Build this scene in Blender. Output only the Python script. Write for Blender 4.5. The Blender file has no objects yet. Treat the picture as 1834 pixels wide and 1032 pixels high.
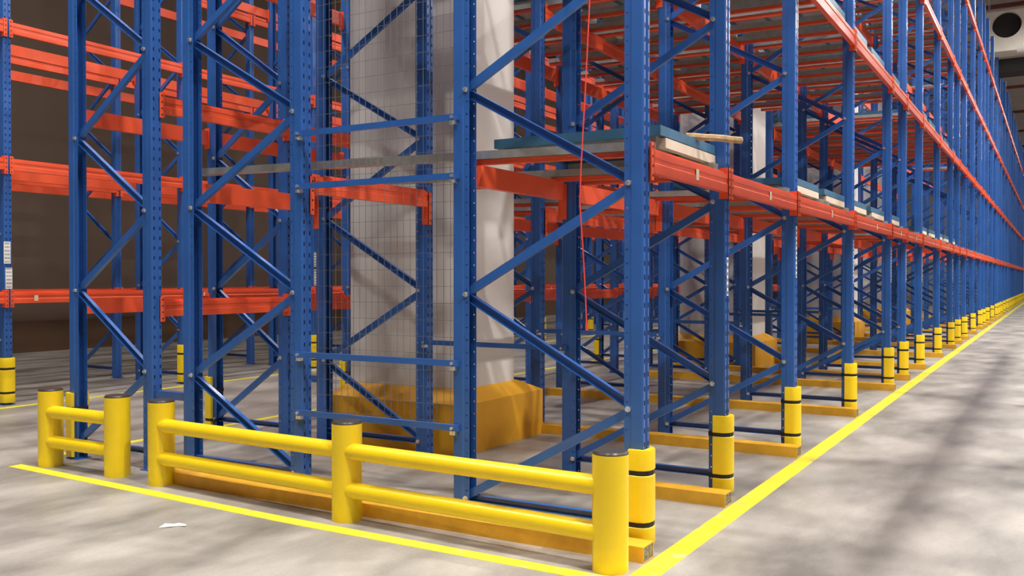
import bpy, bmesh, math, random
from mathutils import Vector, Matrix
random.seed(7)
C = bpy.context.scene.collection
SC = bpy.context.scene

# ------------------------------------------------------------------ camera
FPX, CXP, CYP = 1650.0, 917.0, 516.0
EYE = 1.55
YAW = math.atan((1893 - 917) / FPX)
PITCH = math.atan((516 - 500) / FPX)
vdir = Vector((math.cos(YAW) * math.cos(PITCH), math.sin(YAW) * math.cos(PITCH), -math.sin(PITCH)))
cam_d = bpy.data.cameras.new('camera')
cam = bpy.data.objects.new('camera', cam_d)
C.objects.link(cam)
cam.location = (0, 0, EYE)
cam.rotation_euler = vdir.to_track_quat('-Z', 'Y').to_euler()
cam_d.sensor_fit = 'HORIZONTAL'
cam_d.sensor_width = 36.0
cam_d.lens = 36.0 * FPX / 1834.0
cam_d.clip_start = 0.05
cam_d.clip_end = 400
SC.camera = cam
_r = Vector((math.sin(YAW), -math.cos(YAW), 0))
_u = _r.cross(vdir)

def project(p):
    q = Vector(p) - cam.location
    w = q.dot(vdir)
    if w < 0.2:
        return None
    return CXP + FPX * q.dot(_r) / w, CYP - FPX * q.dot(_u) / w, w

def seen(pts, m=40):
    """any of the points inside the frame, or the points straddle it"""
    q = [project(p) for p in pts]
    if any(a is None for a in q):
        q = [a for a in q if a]
        if not q:
            return False
    x0 = min(a[0] for a in q); x1 = max(a[0] for a in q)
    y0 = min(a[1] for a in q); y1 = max(a[1] for a in q)
    return x1 > -m and x0 < 1834 + m and y1 > -m and y0 < 1032 + m

# ------------------------------------------------------------------ world, exposure, lights
SC.view_settings.view_transform = 'Standard'
SC.view_settings.look = 'None'
SC.view_settings.gamma = 1.0
SC.view_settings.use_curve_mapping = False
SC.view_settings.exposure = -0.05
W = bpy.data.worlds.new('world')
SC.world = W
W.use_nodes = True
W.node_tree.nodes['Background'].inputs[0].default_value = (1.0, 0.95, 0.9, 1)
W.node_tree.nodes['Background'].inputs[1].default_value = 0.004

def area(name, loc, sx, sy, power, col=(1, 0.965, 0.92), rot=(0, 0, 0), spread=180):
    l = bpy.data.lights.new(name, 'AREA')
    l.shape = 'RECTANGLE'; l.size = sx; l.size_y = sy
    l.energy = power; l.color = col
    l.spread = math.radians(spread)
    o = bpy.data.objects.new(name, l)
    o.location = loc; o.rotation_euler = rot
    C.objects.link(o)
    return o

LAMP_Z = 11.4
AISLE_LAMPS = [(6.6 + 4.5 * i, -1.3) for i in range(18)]       # right aisle, one row of lamps
CROSS_LAMPS = [(3.5, 0.6), (3.5, 5.0), (3.5, 9.4), (-2.5, 2.0)]                          # open floor in front of the rack ends
LEFT_LAMPS = [(1.0 + 4.5 * i, 9.2) for i in range(10)]       # aisle on the left
FAR_LAMPS = [(2.0 + 8.4 * i, -5.0) for i in range(5)]               # next aisle to the right
for (x, y) in AISLE_LAMPS:
    area('aisle_lamp_light', (x, y, LAMP_Z - 0.12), 1.5, 0.28, 200)
for (x, y) in FAR_LAMPS:
    area('far_lamp_light', (x, y, LAMP_Z - 0.12), 0.3, 0.2, 1150)
for (x, y) in CROSS_LAMPS:
    area('cross_lamp_light', (x, y, LAMP_Z - 0.12), 0.28, 1.5, 430)
for (x, y) in LEFT_LAMPS:
    area('left_lamp_light', (x, y, LAMP_Z - 0.12), 1.5, 0.28, 190)

# ------------------------------------------------------------------ materials
def mat(name, col, rough=0.5, metal=0.0, bump=0.0, bscale=30, vary=0.0, vscale=4, coat=0.0, spec=0.5):
    m = bpy.data.materials.new(name)
    m.use_nodes = True
    nt = m.node_tree
    b = nt.nodes['Principled BSDF']
    b.inputs['Base Color'].default_value = (*col, 1)
    b.inputs['Roughness'].default_value = rough
    b.inputs['Metallic'].default_value = metal
    b.inputs['Specular IOR Level'].default_value = spec
    if coat:
        b.inputs['Coat Weight'].default_value = coat
        b.inputs['Coat Roughness'].default_value = 0.15
    geo = nt.nodes.new('ShaderNodeNewGeometry')
    if vary:
        n = nt.nodes.new('ShaderNodeTexNoise')
        n.inputs['Scale'].default_value = vscale
        n.inputs['Detail'].default_value = 4
        nt.links.new(geo.outputs['Position'], n.inputs['Vector'])
        r = nt.nodes.new('ShaderNodeMapRange')
        r.inputs[1].default_value = 0.3; r.inputs[2].default_value = 0.7
        r.inputs[3].default_value = 1 - vary; r.inputs[4].default_value = 1 + vary * 0.5
        nt.links.new(n.outputs['Fac'], r.inputs[0])
        h = nt.nodes.new('ShaderNodeHueSaturation')
        h.inputs['Color'].default_value = (*col, 1)
        nt.links.new(r.outputs[0], h.inputs['Value'])
        nt.links.new(h.outputs['Color'], b.inputs['Base Color'])
    if bump:
        n2 = nt.nodes.new('ShaderNodeTexNoise')
        n2.inputs['Scale'].default_value = bscale
        nt.links.new(geo.outputs['Position'], n2.inputs['Vector'])
        bp = nt.nodes.new('ShaderNodeBump')
        bp.inputs['Strength'].default_value = bump
        bp.inputs['Distance'].default_value = 0.01
        nt.links.new(n2.outputs['Fac'], bp.inputs['Height'])
        nt.links.new(bp.outputs['Normal'], b.inputs['Normal'])
    return m

def punched(name, col, rough):
    """painted steel with rows of punched holes, in the mesh's own coordinates"""
    m = mat(name, col, rough, vary=0.12, vscale=3, coat=0.3)
    nt = m.node_tree
    N = nt.nodes.new; L = nt.links.new
    tc = N('ShaderNodeTexCoord'); sp = N('ShaderNodeSeparateXYZ')
    L(tc.outputs['Object'], sp.inputs[0])
    def mth(op, a, b=None, c=None):
        n = N('ShaderNodeMath'); n.operation = op
        for i, v in enumerate((a, b, c)):
            if v is None: continue
            if isinstance(v, (int, float)): n.inputs[i].default_value = v
            else: L(v, n.inputs[i])
        return n.outputs[0]
    X, Y, Z = sp.outputs
    ax = mth('ABSOLUTE', X)
    zz = mth('MODULO', Z, 0.08)
    # slots on the web
    s1 = mth('LESS_THAN', mth('ABSOLUTE', mth('SUBTRACT', ax, 0.028)), 0.0065)
    s2 = mth('LESS_THAN', mth('ABSOLUTE', mth('SUBTRACT', zz, 0.04)), 0.014)
    s3 = mth('LESS_THAN', Y, -0.045)
    web = mth('MULTIPLY', mth('MULTIPLY', s1, s2), s3)
    # round holes on the flanges
    dy = mth('SUBTRACT', Y, 0.043); dz = mth('SUBTRACT', zz, 0.04)
    rr = mth('ADD', mth('MULTIPLY', dy, dy), mth('MULTIPLY', dz, dz))
    fl = mth('MULTIPLY', mth('LESS_THAN', rr, 0.00003), mth('GREATER_THAN', Z, 0.02))
    msk = mth('MAXIMUM', web, fl)
    tr = N('ShaderNodeBsdfTransparent'); mx = N('ShaderNodeMixShader')
    out = nt.nodes['Material Output']
    L(msk, mx.inputs[0]); L(nt.nodes['Principled BSDF'].outputs[0], mx.inputs[1]); L(tr.outputs[0], mx.inputs[2])
    L(mx.outputs[0], out.inputs[0])
    return m

BLUE = (0.026, 0.115, 0.40)
M = {}
M['blue_punched'] = punched('blue_punched_steel', BLUE, 0.36)
M['blue'] = mat('blue_painted_steel', BLUE, 0.30, vary=0.1, coat=0.3)
M['cart_blue'] = mat('teal_blue_painted_steel', (0.045, 0.15, 0.26), 0.45, vary=0.2, vscale=8)
M['orange'] = mat('orange_painted_steel', (0.86, 0.105, 0.035), 0.38, vary=0.08)
M['yellow'] = mat('yellow_plastic', (0.93, 0.66, 0.012), 0.33, vary=0.05)
M['guard_yellow'] = mat('yellow_protector_plastic', (0.93, 0.66, 0.012), 0.4, bump=0.2, bscale=25)
M['ochre'] = mat('ochre_painted_steel', (0.78, 0.41, 0.025), 0.45, vary=0.15, vscale=9)
M['cap'] = mat('dark_cap_plastic', (0.05, 0.045, 0.04), 0.35)
M['strap'] = mat('black_strap', (0.012, 0.012, 0.014), 0.6)
M['galv'] = mat('galvanised_steel', (0.48, 0.48, 0.45), 0.38, metal=0.55, vary=0.15, vscale=14)
M['zinc'] = mat('zinc_bolt', (0.75, 0.76, 0.78), 0.25, metal=0.8)
M['cream'] = mat('cream_painted_steel', (0.72, 0.64, 0.50), 0.5, vary=0.1)
M['wood'] = mat('raw_wood', (0.52, 0.36, 0.19), 0.75, vary=0.3, vscale=25, bump=0.4)
M['white_label'] = mat('white_label_paper', (0.85, 0.85, 0.82), 0.6)
M['ink'] = mat('grey_barcode_ink', (0.22, 0.22, 0.23), 0.6)
M['beige_label'] = mat('beige_label_paper', (0.80, 0.72, 0.52), 0.6)
M['wire'] = mat('grey_mesh_wire', (0.20, 0.20, 0.22), 0.45, metal=0.3)
M['concrete_white'] = mat('painted_concrete', (0.74, 0.71, 0.67), 0.7, bump=0.05, bscale=12, vary=0.04, vscale=2)
M['kerb'] = mat('kerb_yellow_paint', (0.80, 0.40, 0.02), 0.5, vary=0.08, vscale=3)
M['cord'] = mat('red_plastic_cord', (0.80, 0.07, 0.06), 0.5)
M['tag_yellow'] = mat('yellow_tag', (0.9, 0.6, 0.05), 0.5)
M['paper'] = mat('white_paper', (0.85, 0.84, 0.8), 0.7)
M['housing'] = mat('lamp_housing', (0.6, 0.6, 0.6), 0.5)
M['grey_box'] = mat('ventilation_box_sheet', (0.75, 0.72, 0.64), 0.6, vary=0.06)
M['black'] = mat('dark_fan_interior', (0.012, 0.011, 0.01), 0.7)  # black painted in for the dark of the round opening, gap and connector holes
M['pipe'] = mat('pale_pipe', (0.6, 0.58, 0.55), 0.4)
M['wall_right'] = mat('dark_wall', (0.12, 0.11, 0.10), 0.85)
M['wall'] = mat('shade_browned_wall', (0.115, 0.075, 0.052), 0.85, vary=0.06, vscale=0.6)  # grey-beige wall darkened to brown, its shade put into the colour
M['wall_band'] = mat('brown_wall_band', (0.09, 0.045, 0.02), 0.8, vary=0.1, vscale=0.8)
M['ceiling'] = mat('ceiling_concrete', (0.55, 0.47, 0.43), 0.85, vary=0.06, vscale=0.5)
M['ceil_beam'] = mat('reddish_ceiling_beam', (0.28, 0.09, 0.07), 0.7)

# lamp diffuser emits
e = bpy.data.materials.new('lamp_diffuser'); e.use_nodes = True
pb = e.node_tree.nodes['Principled BSDF']
pb.inputs['Base Color'].default_value = (0.9, 0.9, 0.9, 1)
pb.inputs['Emission Color'].default_value = (1, 0.95, 0.88, 1)
pb.inputs['Emission Strength'].default_value = 12
M['glow'] = e

# polished concrete floor
def floor_mat():
    m = bpy.data.materials.new('polished_concrete'); m.use_nodes = True
    nt = m.node_tree; b = nt.nodes['Principled BSDF']
    N = nt.nodes.new; L = nt.links.new
    g = N('ShaderNodeNewGeometry')
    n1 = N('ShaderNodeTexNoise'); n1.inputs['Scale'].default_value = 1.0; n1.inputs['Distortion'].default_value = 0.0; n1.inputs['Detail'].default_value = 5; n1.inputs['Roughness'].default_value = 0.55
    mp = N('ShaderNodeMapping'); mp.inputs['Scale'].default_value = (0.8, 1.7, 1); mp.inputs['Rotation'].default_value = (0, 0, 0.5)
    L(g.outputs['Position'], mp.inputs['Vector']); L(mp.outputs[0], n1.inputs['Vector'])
    cr = N('ShaderNodeValToRGB')  # concrete mottling, contrast raised to paint in shadow streaks and light patches
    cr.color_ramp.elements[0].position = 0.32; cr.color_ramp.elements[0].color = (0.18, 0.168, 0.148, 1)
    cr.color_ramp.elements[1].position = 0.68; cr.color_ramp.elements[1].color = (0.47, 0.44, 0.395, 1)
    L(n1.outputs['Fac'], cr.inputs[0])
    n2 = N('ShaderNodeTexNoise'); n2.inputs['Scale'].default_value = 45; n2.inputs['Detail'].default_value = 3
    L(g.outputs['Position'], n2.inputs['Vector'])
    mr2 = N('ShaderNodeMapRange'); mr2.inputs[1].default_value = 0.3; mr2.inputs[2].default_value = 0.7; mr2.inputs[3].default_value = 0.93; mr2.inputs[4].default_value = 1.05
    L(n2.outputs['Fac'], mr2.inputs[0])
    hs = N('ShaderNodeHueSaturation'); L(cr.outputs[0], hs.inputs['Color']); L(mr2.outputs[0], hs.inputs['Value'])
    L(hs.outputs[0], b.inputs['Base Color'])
    n3 = N('ShaderNodeTexNoise'); n3.inputs['Scale'].default_value = 0.9; n3.inputs['Detail'].default_value = 3
    L(g.outputs['Position'], n3.inputs['Vector'])
    mr = N('ShaderNodeMapRange'); mr.inputs[1].default_value = 0.3; mr.inputs[2].default_value = 0.7; mr.inputs[3].default_value = 0.34; mr.inputs[4].default_value = 0.50
    L(n3.outputs['Fac'], mr.inputs[0]); L(mr.outputs[0], b.inputs['Roughness'])
    bp = N('ShaderNodeBump'); bp.inputs['Strength'].default_value = 0.12; bp.inputs['Distance'].default_value = 0.02
    n4 = N('ShaderNodeTexNoise'); n4.inputs['Scale'].default_value = 3.0; n4.inputs['Detail'].default_value = 2
    L(g.outputs['Position'], n4.inputs['Vector']); L(n4.outputs['Fac'], bp.inputs['Height']); L(bp.outputs['Normal'], b.inputs['Normal'])
    return m
M['floor'] = floor_mat()

def line_mat():
    m = mat('worn_yellow_floor_paint', (0.84, 0.76, 0.05), 0.35)
    nt = m.node_tree; b = nt.nodes['Principled BSDF']
    N = nt.nodes.new; L = nt.links.new
    g = N('ShaderNodeNewGeometry')
    n = N('ShaderNodeTexNoise'); n.inputs['Scale'].default_value = 6; n.inputs['Detail'].default_value = 6
    L(g.outputs['Position'], n.inputs['Vector'])
    cr = N('ShaderNodeValToRGB')
    cr.color_ramp.elements[0].position = 0.30; cr.color_ramp.elements[0].color = (0.62, 0.55, 0.25, 1)
    cr.color_ramp.elements[1].position = 0.42; cr.color_ramp.elements[1].color = (0.86, 0.78, 0.05, 1)
    L(n.outputs['Fac'], cr.inputs[0]); L(cr.outputs[0], b.inputs['Base Color'])
    return m
M['line'] = line_mat()

# ------------------------------------------------------------------ mesh helpers
class MB:
    def __init__(s): s.bm = bmesh.new()
    def box(s, x0, x1, y0, y1, z0, z1, bevel=0):
        r = bmesh.ops.create_cube(s.bm, size=1)
        bmesh.ops.scale(s.bm, vec=(x1 - x0, y1 - y0, z1 - z0), verts=r['verts'])
        bmesh.ops.translate(s.bm, vec=((x0 + x1) / 2, (y0 + y1) / 2, (z0 + z1) / 2), verts=r['verts'])
        if bevel:
            ed = list({e for v in r['verts'] for e in v.link_edges})
            bmesh.ops.bevel(s.bm, geom=ed, offset=bevel, segments=2, affect='EDGES')
        return s
    def prism(s, pts, a, b, axis='z'):
        """extrude a closed 2-D outline from a to b along an axis"""
        def P(p, t):
            if axis == 'z': return (p[0], p[1], t)
            if axis == 'x': return (t, p[0], p[1])
            return (p[0], t, p[1])
        va = [s.bm.verts.new(P(p, a)) for p in pts]
        vb = [s.bm.verts.new(P(p, b)) for p in pts]
        n = len(pts)
        for i in range(n):
            s.bm.faces.new((va[i], va[(i + 1) % n], vb[(i + 1) % n], vb[i]))
        s.bm.faces.new(va[::-1]); s.bm.faces.new(vb)
        return s
    def cyl(s, p, q, r, n=16, r2=None, caps=True):
        p = Vector(p); q = Vector(q); d = q - p
        mt = Matrix.Translation((p + q) / 2) @ d.to_track_quat('Z', 'Y').to_matrix().to_4x4()
        bmesh.ops.create_cone(s.bm, cap_ends=caps, segments=n, radius1=r, radius2=r if r2 is None else r2, depth=d.length, matrix=mt)
        return s
    def tube(s, pts, r, n=6):
        rings = []
        pts = [Vector(p) for p in pts]
        for i, p in enumerate(pts):
            t = (pts[min(i + 1, len(pts) - 1)] - pts[max(i - 1, 0)]).normalized()
            a = t.cross(Vector((1, 0, 0)))
            if a.length < 0.1: a = t.cross(Vector((0, 1, 0)))
            a.normalize(); b = t.cross(a)
            rings.append([s.bm.verts.new(p + (a * math.cos(k * 2 * math.pi / n) + b * math.sin(k * 2 * math.pi / n)) * r) for k in range(n)])
        for i in range(len(rings) - 1):
            for k in range(n):
                s.bm.faces.new((rings[i][k], rings[i][(k + 1) % n], rings[i + 1][(k + 1) % n], rings[i + 1][k]))
        s.bm.faces.new(rings[0][::-1]); s.bm.faces.new(rings[-1])
        return s
    def channel(s, p, q, w, d, t, side):
        """open steel channel from p to q in a plane of constant x; side=+1 opens towards -x, -1 towards +x"""
        p = Vector(p); q = Vector(q); ax = (q - p).normalized()
        nx = Vector((1, 0, 0)) * side
        wn = ax.cross(nx).normalized()
        prof = [(-w/2, -d/2), (-w/2, d/2), (w/2, d/2), (w/2, -d/2), (w/2 - t, -d/2), (w/2 - t, d/2 - t), (-w/2 + t, d/2 - t), (-w/2 + t, -d/2)]
        va = [s.bm.verts.new(p + wn * a + nx * b) for a, b in prof]
        vb = [s.bm.verts.new(q + wn * a + nx * b) for a, b in prof]
        n = len(prof)
        for i in range(n):
            s.bm.faces.new((va[i], va[(i + 1) % n], vb[(i + 1) % n], vb[i]))
        s.bm.faces.new(va[::-1]); s.bm.faces.new(vb)
        return s
    def done(s, name, material, smooth=False):
        bmesh.ops.recalc_face_normals(s.bm, faces=s.bm.faces)
        me = bpy.data.meshes.new(name)
        s.bm.to_mesh(me); s.bm.free()
        me.materials.append(material)
        if smooth:
            me.polygons.foreach_set('use_smooth', [True] * len(me.polygons))
            me.set_sharp_from_angle(angle=math.radians(40))
        return me

def put(name, me, parent=None, loc=(0, 0, 0), rz=0, label=None):
    o = bpy.data.objects.new(name, me)
    C.objects.link(o)
    o.location = loc; o.rotation_euler = (0, 0, rz)
    if parent: o.parent = parent
    if label: o['label'] = label
    return o

def tag(o, label, cat, group=None, kind=None):
    o['label'] = label; o['category'] = cat
    if group: o['group'] = group
    o['kind'] = kind or 'thing'
    return o

def thing(name, label, cat, loc=(0, 0, 0), rz=0, group=None):
    o = bpy.data.objects.new(name, None)
    C.objects.link(o)
    o.empty_display_size = 0.1
    o.location = loc; o.rotation_euler = (0, 0, rz)
    return tag(o, label, cat, group)

def struct(name, me, label=None):
    o = put(name, me)
    o['kind'] = 'structure'
    if label: o['label'] = label
    return o

ORD = ['', 'first', 'second', 'third', 'fourth', 'fifth', 'sixth', 'seventh', 'eighth', 'ninth', 'tenth', 'eleventh', 'twelfth',
       'thirteenth', 'fourteenth', 'fifteenth', 'sixteenth', 'seventeenth', 'eighteenth', 'nineteenth', 'twentieth']
def nth(i):
    if i < len(ORD): return ORD[i]
    return ['', '', '', 'thirtieth', 'fortieth'][i // 10] if i % 10 == 0 else ['', '', 'twenty', 'thirty', 'forty'][i // 10] + '-' + ORD[i % 10]

# ------------------------------------------------------------------ the building
END_X, WALL_L, WALL_R, BACK_X, CEIL = 90.0, 18.7, -9.0, -9.0, 12.6
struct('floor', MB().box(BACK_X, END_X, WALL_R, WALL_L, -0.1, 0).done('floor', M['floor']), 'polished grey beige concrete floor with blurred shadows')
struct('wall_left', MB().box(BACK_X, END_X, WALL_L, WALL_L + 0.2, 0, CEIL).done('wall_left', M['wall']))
struct('trim_1', MB().box(BACK_X, END_X, WALL_L - 0.03, WALL_L, 0, 0.66).done('trim', M['wall_band']))
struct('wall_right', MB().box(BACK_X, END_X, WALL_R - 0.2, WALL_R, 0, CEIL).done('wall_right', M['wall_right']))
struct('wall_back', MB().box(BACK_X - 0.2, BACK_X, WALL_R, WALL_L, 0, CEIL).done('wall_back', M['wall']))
struct('wall_end', MB().box(END_X, END_X + 0.2, WALL_R, WALL_L, 0, CEIL).done('wall_end', M['concrete_white']))
struct('ceiling', MB().box(BACK_X, END_X, WALL_R, WALL_L, CEIL, CEIL + 0.2).done('ceiling', M['ceiling']))
k = 2
for x in range(6, 90, 9):
    struct('trim_%d' % k, MB().box(x - 0.09, x + 0.09, WALL_R, WALL_L, CEIL - 0.15, CEIL).done('ceiling_beam', M['ceil_beam']))
    k += 1

# ------------------------------------------------------------------ rack geometry data
BAYS = [1.5, 2.03, 2.72, 2.8]
FX = [4.95, 6.46, 8.48, 11.20, 14.02, 15.52, 17.52, 20.30, 22.98, 24.62, 26.5, 29.3, 32.08]
while FX[-1] < 73:
    FX.append(round(FX[-1] + BAYS[(len(FX) - 1) % 4], 3))
HTOP = 10.5
YA = (2.09, 3.28)      # aisle-side frame: front and rear upright
YB = (4.70, 5.84)      # middle frame
YC = (6.32, 7.29)      # frame towards the left aisle
LV = [2.165, 4.24, 6.40, 8.66]      # underside of the beams of the deep lanes
LC = [1.245, 2.895, 4.56, 6.2, 7.85, 9.5]     # levels of the shelves facing the left aisle

# upright section: web towards -y, flanges run back to +y
def upright_mesh(name, material, h):
    t = 0.004
    out = [(-.044, .06), (-.044, .022), (-.05, .012), (-.05, -.05), (-.042, -.06), (-.018, -.06), (-.013, -.051), (.013, -.051), (.018, -.06),
           (.042, -.06), (.05, -.05), (.05, .012), (.044, .022), (.044, .06)]
    inn = [(.044 - t, .06), (.044 - t, .020), (.05 - t, .010), (.05 - t, -.048), (.040, -.06 + t), (.020, -.06 + t), (.015, -.051 + t), (-.015, -.051 + t),
           (-.020, -.06 + t), (-.040, -.06 + t), (-.05 + t, -.048), (-.05 + t, .010), (-.044 + t, .020), (-.044 + t, .06)]
    b = MB(); b.prism(out + inn, 0.008, h)
    return b.done(name, material)
UP_NEAR = upright_mesh('upright', M['blue_punched'], HTOP)
UP_FAR = upright_mesh('upright_plain', M['blue'], HTOP)
FOOT = MB().box(-.07, .07, -.075, .07, 0, 0.008).cyl((0.055, 0.0, 0.008), (0.055, 0.0, 0.03), 0.009, 8).cyl((-0.055, 0.0, 0.008), (-0.055, 0.0, 0.03), 0.009, 8).done('base_plate', M['blue'])
BOLT = MB().cyl((-0.066, 0, 0), (-0.048, 0, 0), 0.0125, 6).cyl((-0.05, 0, 0), (-0.047, 0, 0), 0.018, 12).done('bolt', M['zinc'])

PITCHZ = 0.652
def frame_parts(y0, y1, start):
    """node heights of the zigzag; start=+1 starts low at the rear (y1)"""
    nodes = []
    z = 0.148; side = 1 if start > 0 else 0
    while z < HTOP - 0.1:
        nodes.append((y1 - 0.035 if side else y0 + 0.035, z, side)); side = 1 - side; z += PITCHZ
    return nodes

BR_CACHE = {}
def frame(x, ys, start, label, near, group=None, ymir=False, drop=()):
    y0, y1 = ys
    t = thing('rack_frame', label, 'rack frame', (x, (y0 + y1) / 2, 0), 0, group)
    cy = (y0 + y1) / 2
    for yy, rz in ((y0, 0), (y1, math.pi)):
        u = put('upright', UP_NEAR if near else UP_FAR, t, (0, yy - cy, 0), rz)
        put('base_plate', FOOT, u)
    key = (round(y1 - y0, 3), start)
    if key not in BR_CACHE:
        nodes = frame_parts(y0 - cy, y1 - cy, start)
        ms = []
        for a, b in zip(nodes, nodes[1:]):
            dn = (b[1] - a[1]); s = -1 if b[0] < a[0] else 1      # rising towards the aisle or away
            A = Vector((0, a[0], a[1] + 0.018)); B = Vector((0, b[0], b[1] - 0.018))
            ms.append(MB().channel(A, B, 0.052, 0.034, 0.004, s).done('diagonal_brace', M['blue']))
        hz = [MB().channel((0, y0 - cy + 0.03, z), (0, y1 - cy - 0.03, z), 0.045, 0.034, 0.004, 1).done('horizontal_brace', M['blue']) for z in (0.148, HTOP - 0.12)]
        BR_CACHE[key] = (nodes, ms, hz)
    nodes, ms, hz = BR_CACHE[key]
    for m in ms:
        put('diagonal_brace', m, t)
    put('horizontal_brace', hz[0], t)
    put('horizontal_brace', hz[1], t)
    if near:
        for (yy, zz, s) in nodes:
            if zz < 4.2:
                put('bolt', BOLT, t, (0, yy, zz))
    return t

ROWW = {'A': 'aisle-side', 'B': 'middle', 'C': 'rear'}
NEAR_FAR = 14
for i, x in enumerate(FX):
    for row, ys, st in (('A', YA, 1), ('B', YB, -1), ('C', YC, 1)):
        if row == 'B' and x > 40: continue
        if row == 'C' and x > 40: continue
        ys = ys
        if not seen([(x, ys[0], 0), (x, ys[0], 4), (x, ys[1], 0), (x, ys[1], 4), (x, ys[1], HTOP)]):
            continue
        rn = {'A': 'along the right aisle', 'B': 'in the middle row', 'C': 'on the left-aisle side'}[row]
        if i == 0:
            lab = {'A': 'tall blue rack frame right behind the long yellow barrier, hung with the red cord',
                   'B': 'tall blue rack frame behind the left end of the long yellow barrier',
                   'C': 'tall blue rack frame rising behind the short yellow barrier'}[row]
            frame(x, ys, st, lab, True)
        elif i < NEAR_FAR:
            frame(x, ys, st, 'blue rack frame %s, %s from the yellow barriers' % (rn, nth(i + 1)), i < 6)
        else:
            frame(x, ys, st, 'distant blue rack frame %s, %s from the yellow barriers' % (rn, nth(i + 1)), False, group='distant rack frames %s' % rn)

# ------------------------------------------------------------------ beams
def beam_meshes(L, h, conn_lo, conn_hi, face, tall=False):
    """beam of clear length L along +x from the first upright centre; face=-1: on the -y side of its uprights"""
    f = face
    a, b = 0.052, L - 0.052
    # stepped box section in (y, z), visible side towards f
    prof = [(0.0, 0.0), (0.05, 0.0), (0.05, h), (0.022, h), (0.022, h - 0.018), (0.0, h - 0.018), (0.0, h * 0.66), (0.006, h * 0.62), (0.006, h * 0.42), (0.0, h * 0.38)]
    pr = [((-0.02 + p[0]) * (1 if f < 0 else -1), p[1]) for p in prof]
    body = MB().prism(pr, a + 0.004, b - 0.004, 'x').done('beam_body', M['orange'])
    ends = []
    for (xx, s) in ((a, 1), (b, -1)):
        m = MB()
        yo = lambda v: v * (1 if f < 0 else -1)
        ys_ = sorted((yo(-0.026), yo(0.045)))
        m.box(*sorted((xx, xx + s * 0.005)), ys_[0], ys_[1], conn_lo, conn_hi)
        ys_ = sorted((yo(-0.026), yo(-0.021)))
        m.box(*sorted((xx + s * 0.005, xx - s * 0.04)), ys_[0], ys_[1], conn_lo, conn_hi)
        ends.append(m.done('end_connector', M['orange']))
    holes = []
    return body, ends

BM_CACHE = {}
HOLES = {}
def hole_disc_mesh(conn_lo, conn_hi, s, f):  # flat black discs painted for the dark of the connector holes
    key = (round(conn_lo, 3), round(conn_hi, 3), s, f)
    if key not in HOLES:
        m = MB(); n = 4
        for k in range(n):
            z = conn_lo + (conn_hi - conn_lo) * (k + 0.5) / n
            y = -0.026 if f < 0 else 0.026
            m.cyl((-s * 0.02, y, z), (-s * 0.02, y - (0.003 if f < 0 else -0.003), z), 0.007, 8)
        HOLES[key] = m.done('hole_disc', M['black'])
    return HOLES[key]
STICK = MB().box(0, 0.05, -0.0225, -0.0205, -0.035, 0.035).done('label_sticker', M['beige_label'])

def beam(x0, x1, y, z, h, clo, chi, face, label, near, group=None, sticker=False):
    key = (round(x1 - x0, 2), h, clo, chi, face)
    if key not in BM_CACHE:
        BM_CACHE[key] = beam_meshes(x1 - x0, h, clo, chi, face)
    body, ends = BM_CACHE[key]
    t = thing('pallet_beam', label, 'pallet beam', (x0, y, z), 0, group)
    put('beam_body', body, t)
    for en, (s, xx) in zip(ends, ((1, 0.052), (-1, x1 - x0 - 0.052))):
        e = put('end_connector', en, t)
        if near:
            put('hole_disc', hole_disc_mesh(clo, chi, s, face), e, (xx, 0, 0))
    if sticker:
        put('label_sticker', STICK, t, (sticker, 0, h * 0.42), label='small beige paper sticker')
    return t

OPP = []
cands = []     # (size, args, kwargs)
def cand(x0, x1, y, z, h, clo, chi, face, label, near, group=None, sticker=False):
    pts = [(x0, y, z), (x1, y, z), (x0, y, z + h), (x1, y, z + h)]
    if not seen(pts, 10): return
    q = [a for a in (project(p) for p in pts) if a]
    if len(q) < 4: return
    cx0 = max(0, min(a[0] for a in q)); cx1 = min(1834, max(a[0] for a in q))
    cy0 = max(0, min(a[1] for a in q)); cy1 = min(1032, max(a[1] for a in q))
    size = max(0, cx1 - cx0) * h / q[0][2] * 1650
    cands.append((size, dict(x0=x0, x1=x1, y=y, z=z, h=h, clo=clo, chi=chi, face=face, label=label, near=near, group=group, sticker=sticker)))

# bays in which a beam is wholly hidden behind other steel
HIDDEN = {'A01': [28], 'A02': [28], 'A03': [29], 'A11': [8,12,13], 'A13': [11,12], 'A22': [8,11,12], 'A23': [8,12], 'A30': [6,8,10,11,12], 'A31': [6,8,10,11], 'A32': [4,6,7,8,10,11,12], 'A33': [8,10,11,12], 'C00': [6,7,9,10,11,12,13,14,15], 'C01': [4,5,6,7,8,9,10,11,12,13,14,15], 'C02': [1,6,7,9,10,11,12,13,14,15], 'C03': [3,6,7,9,10,11,12,13,14,15], 'C04': [6,7,8,9,10,11,12,13,14,15], 'C05': [9,10,11,12,13,14,15], 'C10': [2,7,8,9,11,12,13,14,15], 'C11': [2,4,5,6,7,8,9,10,11,12,13,14,15], 'C12': [2,7,8,9,11,12,13,14,15], 'C13': [3,7,8,9,11,12,13,14,15], 'C14': [6,7,8,9,10,11,12,13,14,15], 'C15': [9,10,11,12,13,14,15], 'L000': [4,10], 'L001': [4,8,10], 'L002': [4,5,9,10], 'L003': [4,8,9,10], 'L010': [4,5,7,9,10], 'L011': [4,5,6,7,8,9], 'L012': [4,5,7,10], 'L013': [4,5,10], 'L100': [4,5,6,7,9,10], 'L101': [4,5,6,8,9,10], 'L102': [4,5,7,9,10], 'L103': [4,5,9,10], 'L110': [5,6,8,9,10], 'L111': [5,6,10], 'L112': [3,4,5,6,7,8,9,10], 'L113': [5,6,9,10]}
def hidden(key, i): return i in HIDDEN.get(key, ())

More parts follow.
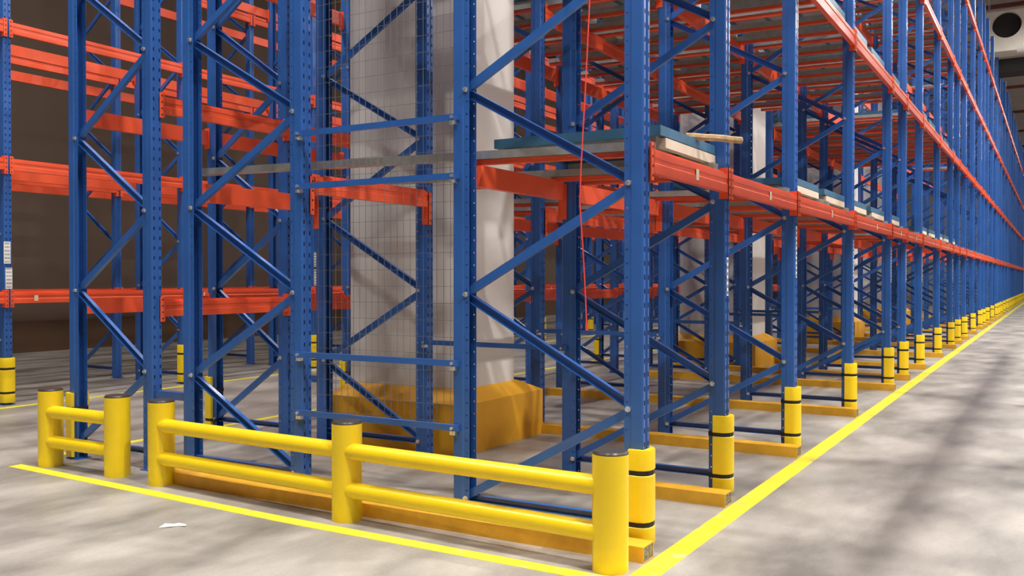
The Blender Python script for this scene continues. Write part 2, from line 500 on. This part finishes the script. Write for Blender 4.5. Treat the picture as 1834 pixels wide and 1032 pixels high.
LVN = ['lowest', 'second', 'third', 'fourth']
def bayname(i):
    return '%s bay from the barriers' % nth(i + 1)
ROWY = [(2.03, -1, 'right aisle face'), (3.34, 1, 'behind aisle-side frames'), (4.64, -1, 'before middle frames'), (5.90, 1, 'behind middle frames')]
for i in range(len(FX) - 1):
    x0, x1 = FX[i], FX[i + 1]
    colbay = i % 4 == 1
    for l, z in enumerate(LV):
        for r, (y, f, rn) in enumerate(ROWY):
            if r > 0 and x0 > 34: continue
            if l == 0 and i == 0 and r == 3: pass
            if colbay and r in (2, 3): continue
            if hidden('A%d%d' % (r, l), i): continue
            h = 0.146 if l == 0 else 0.16
            lo, hi = (-0.045, 0.175) if (l == 0 and r == 0) else (-0.15, 0.125) if l == 0 else (-0.06, 0.19)
            if r == 0 and i >= NEAR_FAR:
                lab = 'distant orange %s-level beam, right aisle face, %s' % (LVN[l], bayname(i)); g = 'distant aisle beams of the %s level' % LVN[l]
            else:
                lab = 'orange %s-level beam, %s, %s' % (LVN[l], rn, bayname(i)); g = None
            cand(x0, x1, y, z, h, lo, hi, f, lab, i < 5, g, sticker=(x1 - x0) * 0.52 if (r == 0 and l == 0 and i < 8) else False)
    # shelves facing the left aisle
    if x0 < 40:
        for l, z in enumerate(LC):
            for q, (y, f, rn) in enumerate(((6.26, -1, 'inner side of rear shelves'), (7.35, 1, 'left-aisle face of rear shelves'))):
                if hidden('C%d%d' % (q, l), i): continue
                cand(x0, x1, y, z, 0.14, -0.04, 0.165, f, 'orange beam, %s, %s height, %s' % (rn, nth(l + 1), bayname(i)), i < 3)

# rack on the far side of the right aisle, just outside the frame; its steel shades the aisle floor
for i, x in enumerate([3.6, 6.4, 9.2, 12.0, 14.8, 17.6, 20.4, 23.2]):
    frame(x, (-2.5, -1.45), 1, 'blue rack frame on the opposite side of the right aisle, %s from the camera' % nth(i + 1), False)
    for l, z in enumerate((2.2, 4.3, 6.5, 8.7)):
        for q, (y, f) in enumerate(((-1.39, 1), (-2.56, -1))):
            if i < 7: OPP.append((x, y, z, f, 'orange beam opposite the right aisle, %s level, %s face, %s bay' % (nth(l + 1), ['front', 'rear'][q], nth(i + 1))))

# rack across the left aisle
LX = [3.86, 6.60, 9.27, 12.05, 14.8, 17.6, 20.35, 23.1, 25.9, 28.7, 31.4, 34.2]
LYR = [(11.10, 12.12), (12.62, 13.62)]
for i, x in enumerate(LX):
    for r, ys in enumerate(LYR):
        yy = (ys[0] + 0.06, ys[1])
        if not seen([(x, yy[0], 0), (x, yy[0], 6), (x, yy[1], 0), (x, yy[1], 6)]): continue
        where = 'facing the left aisle' if r == 0 else 'back to back behind the left-aisle face'
        if i == 1 and r == 0:
            lab = 'blue rack frame at the left edge with two white barcode labels and yellow protector'
        else:
            lab = 'blue rack frame across the left aisle, %s row, %s from the left edge' % (['near', 'far'][r], nth(i + 1))
        frame(x, yy, 1, lab, i < 3 and r == 0)
for i in range(len(LX) - 1):
    for r, ys in enumerate(LYR):
        for l, z in enumerate([1.25, 2.89, 4.57, 6.2]):
            for q, (y, f, rn) in enumerate(((ys[0], -1, 'front'), (ys[1] + 0.06, 1, 'back'))):
                if hidden('L%d%d%d' % (r, q, l), i): continue
                cand(LX[i], LX[i + 1], y, z, 0.145, -0.05, 0.17, f,
                     'orange %s beam, %s height, %s row across left aisle, %s bay from left' % (rn, nth(l + 1), ['near', 'far'][r], nth(i + 1)), i < 2,
                     sticker=0.32 if (r == 0 and l == 0 and rn == 'front') else False)

for (x, y, z, f, lab) in OPP: beam(x, x + 2.8, y, z, 0.145, -0.05, 0.17, f, lab, False)
cands.sort(key=lambda c: -c[0])
MAXB = 312
for s, kw in cands[:MAXB]:
    beam(**kw)
rest = MB()
for s, kw in cands[MAXB:]:
    rest.box(kw['x0'] + 0.05, kw['x1'] - 0.05, kw['y'] - 0.025, kw['y'] + 0.025, kw['z'], kw['z'] + kw['h'])
if cands[MAXB:]:
    tag(put('distant_pallet_beams', rest.done('distant_pallet_beams', M['orange'])), 'mass of small orange beams far back inside the racks', 'pallet beams', kind='stuff')
print('beam candidates', len(cands))

# ------------------------------------------------------------------ lane rails (inclined) and carts
def lane_rail(x, y0, y1, z, slope, label, orange_to=None, group=None):
    t = thing('lane_rail', label, 'lane rail', (x, y0, z), 0, group)
    L = y1 - y0
    def sheared(b, zz):
        for v in b.bm.verts: v.co.z += zz + v.co.y * slope
        return b
    key = ('rail', round(L, 2), slope, orange_to)
    if key not in BM_CACHE:
        b = MB()
        b.prism([(-0.045, 0), (0.045, 0), (0.045, 0.052), (0.041, 0.052), (0.041, 0.004), (-0.041, 0.004), (-0.041, 0.052), (-0.045, 0.052)], 0, L, 'y')
        for v in b.bm.verts: v.co.z += v.co.y * slope
        g = b.done('steel_channel', M['galv'])
        b = MB(); to = orange_to or L
        b.prism([(-0.02, -0.035), (0.02, -0.035), (0.02, -0.002), (-0.02, -0.002)], 0.03, to, 'y')
        for v in b.bm.verts: v.co.z += v.co.y * slope
        BM_CACHE[key] = (g, b.done('orange_bearer', M['orange']))
    g, o = BM_CACHE[key]
    put('steel_channel', g, t)
    put('orange_bearer', o, t)
    return t

def cart_meshes(w, d):
    b = MB()
    h = 0.062
    b.box(0, w, 0, 0.045, 0, h).box(0, w, d - 0.045, d, 0, h).box(0, 0.045, 0.045, d - 0.045, 0, h).box(w - 0.045, w, 0.045, d - 0.045, 0, h)
    for k in (0.35, 0.65):
        b.box(0.045, w - 0.045, d * k - 0.02, d * k + 0.02, 0.01, h - 0.01)
    fr = b.done('cart_frame', M['cart_blue'])
    b = MB().box(0.09, w, 0.0, 0.05, -0.068, -0.006)
    cr = b.done('front_stop_beam', M['cream'])
    b = MB().box(0.046, w - 0.046, 0.046, d - 0.046, 0.022, 0.026)
    b.box(0.05, 0.056, 0.05, d - 0.05, -0.06, 0.0).box(w - 0.056, w - 0.05, 0.05, d - 0.05, -0.06, 0.0)
    dk = b.done('deck_plate', M['galv'])
    b = MB()
    for xx in (0.02, w - 0.05):
        for yy in (0.15, d - 0.15):
            b.cyl((xx, yy, -0.035), (xx + 0.03, yy, -0.035), 0.032, 14)
    wh = b.done('wheels', M['galv'], True)
    return fr, cr, wh, dk
def cart(x, y, z, w, d, label):
    key = ('cart', round(w, 2), round(d, 2))
    if key not in BM_CACHE: BM_CACHE[key] = cart_meshes(w, d)
    fr, cr, wh, dk = BM_CACHE[key]
    t = thing('pallet_cart', label, 'pallet cart', (x, y, z))
    put('cart_frame', fr, t); put('front_stop_beam', cr, t); put('wheels', wh, t); put('deck_plate', dk, t)
    return t

for i in range(len(FX) - 1):
    if FX[i] > 36: break
    x0, x1 = FX[i], FX[i + 1]
    L = x1 - x0
    lanes = [(x0 + 0.05, x1 - 0.05)] if L < 2.3 else [(x0 + 0.05, x0 + L / 2 - 0.02), (x0 + L / 2 + 0.02, x1 - 0.05)]
    colbay = i % 4 == 1
    for l, z in enumerate(LV):
        top = z + (0.146 if l == 0 else 0.16)
        for j, (a, b) in enumerate(lanes):
            ln = '' if len(lanes) == 1 else [' near lane', ' far lane'][j]
            ye = 4.35 if colbay else 5.93
            keep = FX[i] < 9          # levels above the nearest bays stand outside the frame but shade what lies below
            xs = (a + 0.12, b - 0.12) if l == 0 else (a + 0.12, (a + b) / 2, b - 0.12)
            nm = ['left', 'right'] if l == 0 else ['left', 'middle', 'right']
            for q, xx in enumerate(xs):
                if not (keep or seen([(xx, 2.1, top), (xx, ye, top)], 70)): continue
                if l >= 1 and (FX[i] > 26 or (colbay and q == 1)): continue
                lane_rail(xx, 2.06, ye, top + 0.001, 0.018,
                          'galvanised lane rail, %s level, %s%s, %s one' % (LVN[l], bayname(i), ln, nm[q]), orange_to=1.3 if l == 0 and i == 0 else None)
            if FX[i] > 24 or colbay: continue
            cw = min(1.06, b - a - 0.1)
            cx = a + 0.36 if (i == 0) else (a + b - cw) / 2
            cx = min(cx, b - cw - 0.01)
            for dd in ((0,) if l == 0 or colbay else (0, 1, 2)):
                cy = 2.10 + 1.25 * dd
                if not (keep or seen([(cx, cy, top), (cx + cw, cy, top)], 5)): continue
                cart(cx, cy, top + 0.125 + 0.018 * 1.25 * dd, cw, 1.2, 'blue pallet cart, %s level, %s%s%s' % (LVN[l], bayname(i), ln, ['', ', behind the front one', ', deepest of three'][dd] if not colbay and l else ''))

# ------------------------------------------------------------------ ties between aisle-side and middle frames
def tie(x, z, label, y0=3.345, y1=4.635, group=None):
    t = thing('frame_tie', label, 'frame tie', (x, 0, z), 0, group)
    put('tie_bar', MB().box(-0.075, -0.045, y0 - 0.06, y1 + 0.06, -0.02, 0.02).done('tie_bar', M['blue']), t)
    for yy in (y0 - 0.02, y1 + 0.02):
        b = MB().box(-0.08, -0.045, yy - 0.02, yy + 0.02, -0.045, -0.02)
        b.cyl((-0.078, yy, 0), (-0.095, yy, 0), 0.011, 6).cyl((-0.05, yy, -0.034), (-0.092, yy, -0.034), 0.009, 6)
        put('tie_clamp', b.done('tie_clamp', M['zinc']), t)
    return t
for z, n in ((0.595, 'at barrier height in front of the yellow kerb'), (1.01, 'crossing the mesh at waist height'), (2.21, 'just below the pale steel lane rail'), (2.585, 'above the pale steel lane rail, across the mesh')):
    tie(4.95, z, 'blue horizontal tie bar %s' % n)
for i in range(1, 7):
    tie(FX[i], 1.01, 'low blue tie bar joining the frames at the %s frame line from the yellow barriers' % nth(i + 1))
for i in range(0, 10):
    t = thing('row_spacer', 'short blue spacer bar, middle to rear frames, %s frame line from the barriers' % nth(i + 1), 'row spacer', (FX[i], 0, 0.62))
    put('spacer_bar', MB().box(-0.03, 0.03, 5.905, 6.255, -0.03, 0.03).done('spacer_bar', M['blue']), t)

# mesh panel between aisle-side and middle frame of the first line
mb = MB()
X = 5.012
y = 3.38
while y < 4.64:
    mb.box(X - 0.0012, X + 0.0012, y - 0.0012, y + 0.0012, 0.60, 5.2); y += 0.055
z = 0.605
while z < 5.2:
    mb.box(X + 0.0012, X + 0.0036, 3.36, 4.65, z - 0.0012, z + 0.0012); z += 0.112
tag(put('wire_mesh_panel', mb.done('wire_mesh_panel', M['wire'])), 'thin wire mesh panel in front of the nearest white column', 'mesh panel')

# ------------------------------------------------------------------ floor guide rails
def guide_rail(x0, y0, y1, label, group=None, w=0.15, h=0.088):
    t = thing('guide_rail', label, 'guide rail', (x0, y0, 0), 0, group)
    b = MB(); tt = 0.006
    L = y1 - y0
    # hollow box section: outer shell, open at the aisle end
    b.prism([(0, 0), (w, 0), (w, h), (0, h)], 0.03, L, 'y')
    for (a0, a1, c0, c1) in ((0, w, 0, tt), (0, w, h - tt, h), (0, tt, tt, h - tt), (w - tt, w, tt, h - tt)):
        b.box(a0, a1, 0, 0.03, c0, c1)
    put('rail_body', b.done('rail_body', M['ochre']), t)
    put('end_plug', MB().box(tt, w - tt, 0.002, 0.03, tt, h - tt).done('end_plug', GREYP), t, label='rough grey end of the guide rail')
    return t
GREYP = mat('grout_grey', (0.26, 0.22, 0.17), 0.9, bump=1.0, bscale=60, vary=0.7, vscale=60)
for i, x in enumerate(FX):
    if x > 45: break
    off = 0.285 if i == 0 else 0.36
    ye = 5.9
    guide_rail(x - off, 1.93, ye, 'ochre yellow floor guide rail beside the %s frame line from the yellow barriers' % nth(i + 1) if i else 'ochre yellow floor guide rail just behind the long yellow barrier')

# ------------------------------------------------------------------ column protectors
def protector_mesh():
    # rounded wrap around the web side of an upright (towards -y)
    prof_o = [(-0.083, 0.02), (-0.083, -0.045), (-0.072, -0.075), (-0.045, -0.098), (0, -0.106), (0.045, -0.098), (0.072, -0.075), (0.083, -0.045), (0.083, 0.02)]
    prof_i = [(0.055, 0.02), (0.055, -0.066), (-0.055, -0.066), (-0.055, 0.02)]
    def grow(p, k): return [(a * k if abs(a) > 0.03 else a, b * k if b < 0 else b) for a, b in p]
    b = MB()
    H = 0.55
    zs = [(0.0, 0.97), (0.006, 1.0), (0.103, 1.0), (0.109, 0.93), (0.131, 0.93), (0.137, 1.0), (0.399, 1.0), (0.405, 0.93), (0.427, 0.93), (0.433, 1.0), (0.541, 1.0), (H, 0.97)]
    rings = []
    for z, k in zs:
        rings.append([b.bm.verts.new((x, y, z)) for x, y in grow(prof_o, k) + prof_i])
    n = len(rings[0])
    for i in range(len(rings) - 1):
        for j in range(n):
            b.bm.faces.new((rings[i][j], rings[i][(j + 1) % n], rings[i + 1][(j + 1) % n], rings[i + 1][j]))
    b.bm.faces.new(rings[0][::-1]); b.bm.faces.new(rings[-1])
    body = b.done('protector_shell', M['guard_yellow'], True)
    b = MB()
    k = 0.965
    po = grow(prof_o, k)
    ring = po + [(0.05, 0.062), (-0.05, 0.062)]
    o2 = [(x * 0.94, y * 0.94) for x, y in ring]
    va = []
    z0, z1 = -0.016, 0.016
    A = [b.bm.verts.new((x, y, z0)) for x, y in ring]; B = [b.bm.verts.new((x, y, z1)) for x, y in ring]
    A2 = [b.bm.verts.new((x, y, z0)) for x, y in o2]; B2 = [b.bm.verts.new((x, y, z1)) for x, y in o2]
    n = len(ring)
    for i in range(n):
        j = (i + 1) % n
        b.bm.faces.new((A[i], A[j], B[j], B[i])); b.bm.faces.new((A2[j], A2[i], B2[i], B2[j]))
        b.bm.faces.new((A[j], A[i], A2[i], A2[j])); b.bm.faces.new((B[i], B[j], B2[j], B2[i]))
    strap = b.done('strap', M['strap'])
    return body, strap
PBODY, PSTRAP = protector_mesh()
def protector(x, y, z, rz, label, group=None):
    t = thing('column_protector', label, 'column protector', (x, y, z), rz, group)
    put('protector_shell', PBODY, t)
    for zz in (0.12, 0.416): put('strap', PSTRAP, t, (0, 0, zz))
    return t
for i, x in enumerate(FX):
    if i == 0: lab = 'yellow column protector beside the big corner post, two black straps'
    elif i < NEAR_FAR: lab = 'yellow column protector on the right-aisle edge, %s from the corner post' % nth(i + 1)
    else: lab = 'distant yellow column protector on the right-aisle edge, %s from the corner post' % nth(i + 1)
    protector(x, 2.09, 0.025, 0, lab, None if i < NEAR_FAR else 'distant column protectors along the right aisle')
for i in range(0, 8):
    protector(FX[i], 7.29, 0.02, math.pi, 'yellow column protector on the left-aisle side of the rack, %s from the short barrier' % nth(i + 1))
for i in range(1, 9):
    protector(LX[i], 11.16, 0.03, 0, 'yellow column protector at the left edge of the photo' if i == 1 else 'yellow column protector across the left aisle, %s from the left edge' % nth(i))

# ------------------------------------------------------------------ barcode labels on uprights
def barcode(x, y, z0, z1, w, label, cell=0.045, group=None):
    t = thing('barcode_label', label, 'barcode label', (x, y, z0), 0, group)
    put('paper_strip', MB().box(-w / 2, w / 2, -0.001, 0.0, 0, z1 - z0).done('paper_strip', M['white_label']), t)
    b = MB(); z = 0.012
    rng = random.Random(int(z0 * 100))
    while z < z1 - z0 - 0.02:
        xx = -w * 0.4
        while xx < w * 0.4:
            ww = rng.choice((0.001, 0.002, 0.003))
            b.box(xx, min(xx + ww, w * 0.42), -0.0016, -0.001, z, z + cell * 0.5); xx += ww + rng.choice((0.001, 0.002, 0.003))
        z += cell
    put('barcode_print', b.done('barcode_print', M['ink']), t)
    return t
yl = 11.16 - 0.0605
barcode(6.585, yl, 1.74, 2.01, 0.085, 'white barcode label on the leftmost upright, upper one of two')
barcode(6.605, yl, 1.43, 1.69, 0.085, 'white barcode label on the leftmost upright, lower one of two')
yf = 2.09 - 0.0605
barcode(FX[1] - 0.0, yf, 1.43, 1.705, 0.034, 'white barcode strip on the second aisle upright from the corner post')
barcode(FX[2] - 0.0, yf, 1.56, 2.03, 0.034, 'white barcode strip on the third aisle upright from the corner post')
for i in (3, 4, 5, 6, 8):
    barcode(FX[i], yf, 1.50, 2.0, 0.034, 'white barcode strip on the %s aisle upright from the corner post' % nth(i + 1))
barcode(LX[3], yl, 1.44, 1.72, 0.07, 'white barcode label seen past the fourth upright through the mesh, lower')
barcode(LX[3], yl, 1.76, 2.02, 0.07, 'white barcode label seen past the fourth upright through the mesh, upper')
barcode(LX[2], yl, 1.76, 2.0, 0.07, 'white barcode label on an upright across the left aisle, second from the left edge')

# ------------------------------------------------------------------ yellow barriers
def barrier_post(t, x, y, h=0.635, r=0.097):
    p = put('post', MB().cyl((0, 0, 0), (0, 0, h - 0.012), r, 40).done('post', M['yellow'], True), t, (x, y, 0))
    b = MB(); b.cyl((0, 0, h - 0.012), (0, 0, h - 0.006), r, 40); b.cyl((0, 0, h - 0.006), (0, 0, h + 0.004), r * 0.97, 40, r2=r * 0.9)
    put('cap', b.done('cap', M['cap'], True), p, label='dark round cap')
    return p
def rail_between(t, a, b, z, r=0.052):
    a = Vector(a); b = Vector(b); d = (b - a).normalized()
    A = a + d * 0.05; B = b - d * 0.05
    m = MB().cyl((A.x, A.y, z), (B.x, B.y, z), r, 28)
    put('rail', m.done('rail', M['yellow'], True), t)
def side(p, o=-0.03): return (p[0] + o, p[1])
P5, P4, P3 = (4.477, 2.04), (4.556, 3.93), (4.635, 5.82)
t = thing('safety_barrier', 'long yellow two-rail safety barrier with three posts, ending at the corner', 'safety barrier', (0, 0, 0))
for p in (P5, P4, P3): barrier_post(t, *p)
for a, b in ((P5, P4), (P4, P3)):
    for z in (0.205, 0.452): rail_between(t, side(a), side(b), z)
t = thing('safety_barrier', 'short yellow two-rail safety barrier with two posts, on the left', 'safety barrier', (0, 0, 0))
P1, P2 = (4.64, 7.21), (4.65, 6.36)
for p in (P1, P2): barrier_post(t, *p)
for z in (0.205, 0.452): rail_between(t, side(P1), side(P2), z)

# ------------------------------------------------------------------ floor lines
def strip(pts, z=0.002):
    b = MB()
    n = len(pts)
    va = [b.bm.verts.new((p[0], p[1], 0)) for p in pts]; vb = [b.bm.verts.new((p[0], p[1], z)) for p in pts]
    for i in range(n): b.bm.faces.new((va[i], va[(i + 1) % n], vb[(i + 1) % n], vb[i]))
    b.bm.faces.new(va[::-1]); b.bm.faces.new(vb)
    return b.done('floor_line', M['line'])
tag(put('floor_line', strip([(4.25, 1.915), (88, 1.915), (88, 1.775), (4.25, 1.775)])), 'yellow painted floor line running down the right aisle', 'floor line')
tag(put('floor_line', strip([(4.265, 1.92), (4.375, 1.92), (4.40, 4.3), (4.53, 7.45), (4.42, 7.45), (4.29, 4.3)])), 'yellow painted floor line in front of the barriers', 'floor line')
tag(put('floor_line', strip([(3.0, 10.93), (60, 10.93), (60, 10.82), (3.0, 10.82)])), 'yellow painted floor line along the far side of the left aisle', 'floor line')
tag(put('floor_line', strip([(4.9, 7.62), (60, 7.62), (60, 7.52), (4.9, 7.52)])), 'yellow painted floor line behind the short barrier along the left aisle', 'floor line')

# ------------------------------------------------------------------ white building columns with yellow kerbs
def column(cx0, label):
    t = thing('concrete_column', label, 'building column', (cx0, 4.45, 0))
    put('shaft', MB().box(0.16, 1.10, 0.13, 1.42, 0.50, CEIL - 0.01, 0.012).done('shaft', M['concrete_white']), t)
    b = MB()
    W_, D_ = 1.44, 1.55
    lo = [(0, 0), (W_, 0), (W_, D_), (0, D_)]
    hi = [(0.16, 0.13), (1.14, 0.13), (1.14, 1.42), (0.16, 1.42)]
    rings = [[b.bm.verts.new((x, y, 0)) for x, y in lo], [b.bm.verts.new((x, y, 0.445)) for x, y in lo], [b.bm.verts.new((x, y, 0.56)) for x, y in hi]]
    for r0, r1 in zip(rings, rings[1:]):
        for k in range(4): b.bm.faces.new((r0[k], r0[(k + 1) % 4], r1[(k + 1) % 4], r1[k]))
    b.bm.faces.new(rings[0][::-1]); b.bm.faces.new(rings[-1])
    put('kerb', b.done('kerb', M['kerb']), t, label='yellow painted kerb with sloping top')
for i, cx0 in enumerate((6.69, 15.72, 24.78, 33.76)):
    column(cx0, ['white concrete column behind the wire mesh, on a yellow kerb', 'second white column down the rack, on a yellow kerb', 'third white column, small, deep inside the rack', 'fourth and farthest white column deep inside the rack'][i])

# ------------------------------------------------------------------ small things
b = MB()
pts = [(4.86, 2.353, 3.6), (4.86, 2.35, 3.16), (4.855, 2.372, 2.7), (4.85, 2.40, 2.2), (4.85, 2.408, 2.0), (4.85, 2.388, 1.75), (4.85, 2.37, 1.45), (4.85, 2.362, 1.27)]
b.tube(pts, 0.0042, 8)
t = thing('hanging_cord', 'thin red cord hanging down in front of the aisle-side frame', 'cord', (0, 0, 0))
put('cord_line', b.done('cord_line', M['cord'], True), t)
put('hook', MB().cyl((4.85, 2.362, 1.25), (4.85, 2.362, 1.29), 0.009, 8).done('hook', M['cord']), t)

b = MB()
rng = random.Random(3)
A = Vector((5.95, 2.16, 2.515)); B_ = Vector((6.235, 1.862, 2.503))
b.tube([A + (B_ - A) * (k / 6) + Vector((0, 0, rng.uniform(-0.004, 0.004))) for k in range(7)], 0.024, 7)
tag(put('wood_batten', b.done('wood_batten', M['wood'])), 'rough wooden batten lying on the nearest blue cart and sticking out', 'wood piece')

b = MB()
pp = [(0, 0), (0.05, 0.012), (0.075, 0.03), (0.12, 0.028), (0.105, 0.052), (0.06, 0.058), (0.035, 0.05), (-0.005, 0.045)]
va = [b.bm.verts.new((x * 1.25, y * 1.9, 0.001 + 0.004 * (i % 2))) for i, (x, y) in enumerate(pp)]
vb = [b.bm.verts.new((x * 1.25, y * 1.9, 0.004 + 0.004 * (i % 2))) for i, (x, y) in enumerate(pp)]
for i in range(len(pp)): b.bm.faces.new((va[i], va[(i + 1) % 8], vb[(i + 1) % 8], vb[i]))
b.bm.faces.new(va[::-1]); b.bm.faces.new(vb)
o = put('paper_scrap', b.done('paper_scrap', M['paper']), loc=(3.80, 4.80, 0.0), rz=math.radians(-68))
tag(o, 'torn white paper scrap on the floor in front of the barrier', 'paper')

# ceiling lamps
LH = MB().box(-0.78, 0.78, -0.17, 0.17, 0.0, 0.09, 0.01).done('housing', M['housing'])
LD = MB().box(-0.75, 0.75, -0.14, 0.14, -0.012, 0.0).done('diffuser', M['glow'])
LR = MB().cyl((-0.6, 0, 0.09), (-0.6, 0, CEIL - LAMP_Z), 0.006, 6).cyl((0.6, 0, 0.09), (0.6, 0, CEIL - LAMP_Z), 0.006, 6).done('suspension', M['housing'])
for pos, nm in ((AISLE_LAMPS, 'over the right aisle'), (CROSS_LAMPS, 'over the open floor by the barriers'), (LEFT_LAMPS, 'over the left aisle'), (FAR_LAMPS, 'over the next aisle to the right')):
    for kk, (x, y) in enumerate(pos):
        t = thing('ceiling_lamp', 'long white ceiling lamp hanging %s, %s from the camera' % (nm, nth(kk + 1)), 'ceiling lamp', (x, y, LAMP_Z), math.pi / 2 if pos is CROSS_LAMPS else 0, 'ceiling lamps %s' % nm)
        put('housing', LH, t); put('diffuser', LD, t); put('suspension', LR, t)

# ventilation box with a round opening, pipe below
struct('trim_90', MB().box(41.3, 42.3, WALL_R, 2.6, 9.7, 10.25).done('dark_duct', M['black']))  # solid black block put in for the dark gap below the box
t = thing('ventilation_box', 'pale ventilation box with a big round dark opening under the ceiling', 'ventilation unit', (40, 0, 10.3))
b = MB()
y0, y1, h, dep, cy, cz, rr = -1.2, 2.42, 1.5, 1.2, 1.70, 0.98, 0.50
# front plate with a round hole, built as a fan between the circle and the rectangle
n = 48
circ = [b.bm.verts.new((0, cy + rr * math.cos(2 * math.pi * k / n), cz + rr * math.sin(2 * math.pi * k / n))) for k in range(n)]
circ_b = [b.bm.verts.new((0.25, cy + rr * math.cos(2 * math.pi * k / n), cz + rr * math.sin(2 * math.pi * k / n))) for k in range(n)]
def onrect(a):
    dx, dz = math.cos(a), math.sin(a)
    ts = []
    if dx > 1e-6: ts.append((y1 - cy) / dx)
    if dx < -1e-6: ts.append((y0 - cy) / dx)
    if dz > 1e-6: ts.append((h - cz) / dz)
    if dz < -1e-6: ts.append((0 - cz) / dz)
    tt = min(ts); return (0, cy + dx * tt, cz + dz * tt)
rect = [b.bm.verts.new(onrect(2 * math.pi * k / n)) for k in range(n)]
for k in range(n):
    j = (k + 1) % n
    b.bm.faces.new((circ[k], circ[j], rect[j], rect[k])); b.bm.faces.new((circ[k], circ_b[k], circ_b[j], circ[j]))
b.box(0.3, dep, y0, y1, 0, h)
b.box(0.0, 0.3, y0, y1, -0.02, 0.0).box(0, 0.3, y0, y1, h, h + 0.02).box(0, 0.3, y1, y1 + 0.02, -0.02, h + 0.02).box(0, 0.3, y0 - 0.02, y0, -0.02, h + 0.02)
put('casing', b.done('casing', M['grey_box']), t)
b = MB().cyl((0.24, cy, cz), (0.27, cy, cz), rr + 0.02, 48)  # flat black disc paints in the darkness of the opening
put('fan_opening', b.done('fan_opening', M['black']), t, label='dark round opening')
b = MB().cyl((0.2, y1 - 0.1, h), (0.2, y1 - 0.1, CEIL - 10.3), 0.012, 8).cyl((0.9, y1 - 0.1, h), (0.9, y1 - 0.1, CEIL - 10.3), 0.012, 8).cyl((0.2, y0 + 0.3, h), (0.2, y0 + 0.3, CEIL - 10.3), 0.012, 8)
put('hanger_rod', b.done('hanger_rod', M['housing']), t)
tag(put('ceiling_pipe', MB().cyl((38.5, 1.3, 9.95), (38.5, -6, 9.95), 0.13, 20).done('ceiling_pipe', M['pipe'], True)), 'pale pipe end just below the ventilation box', 'pipe')
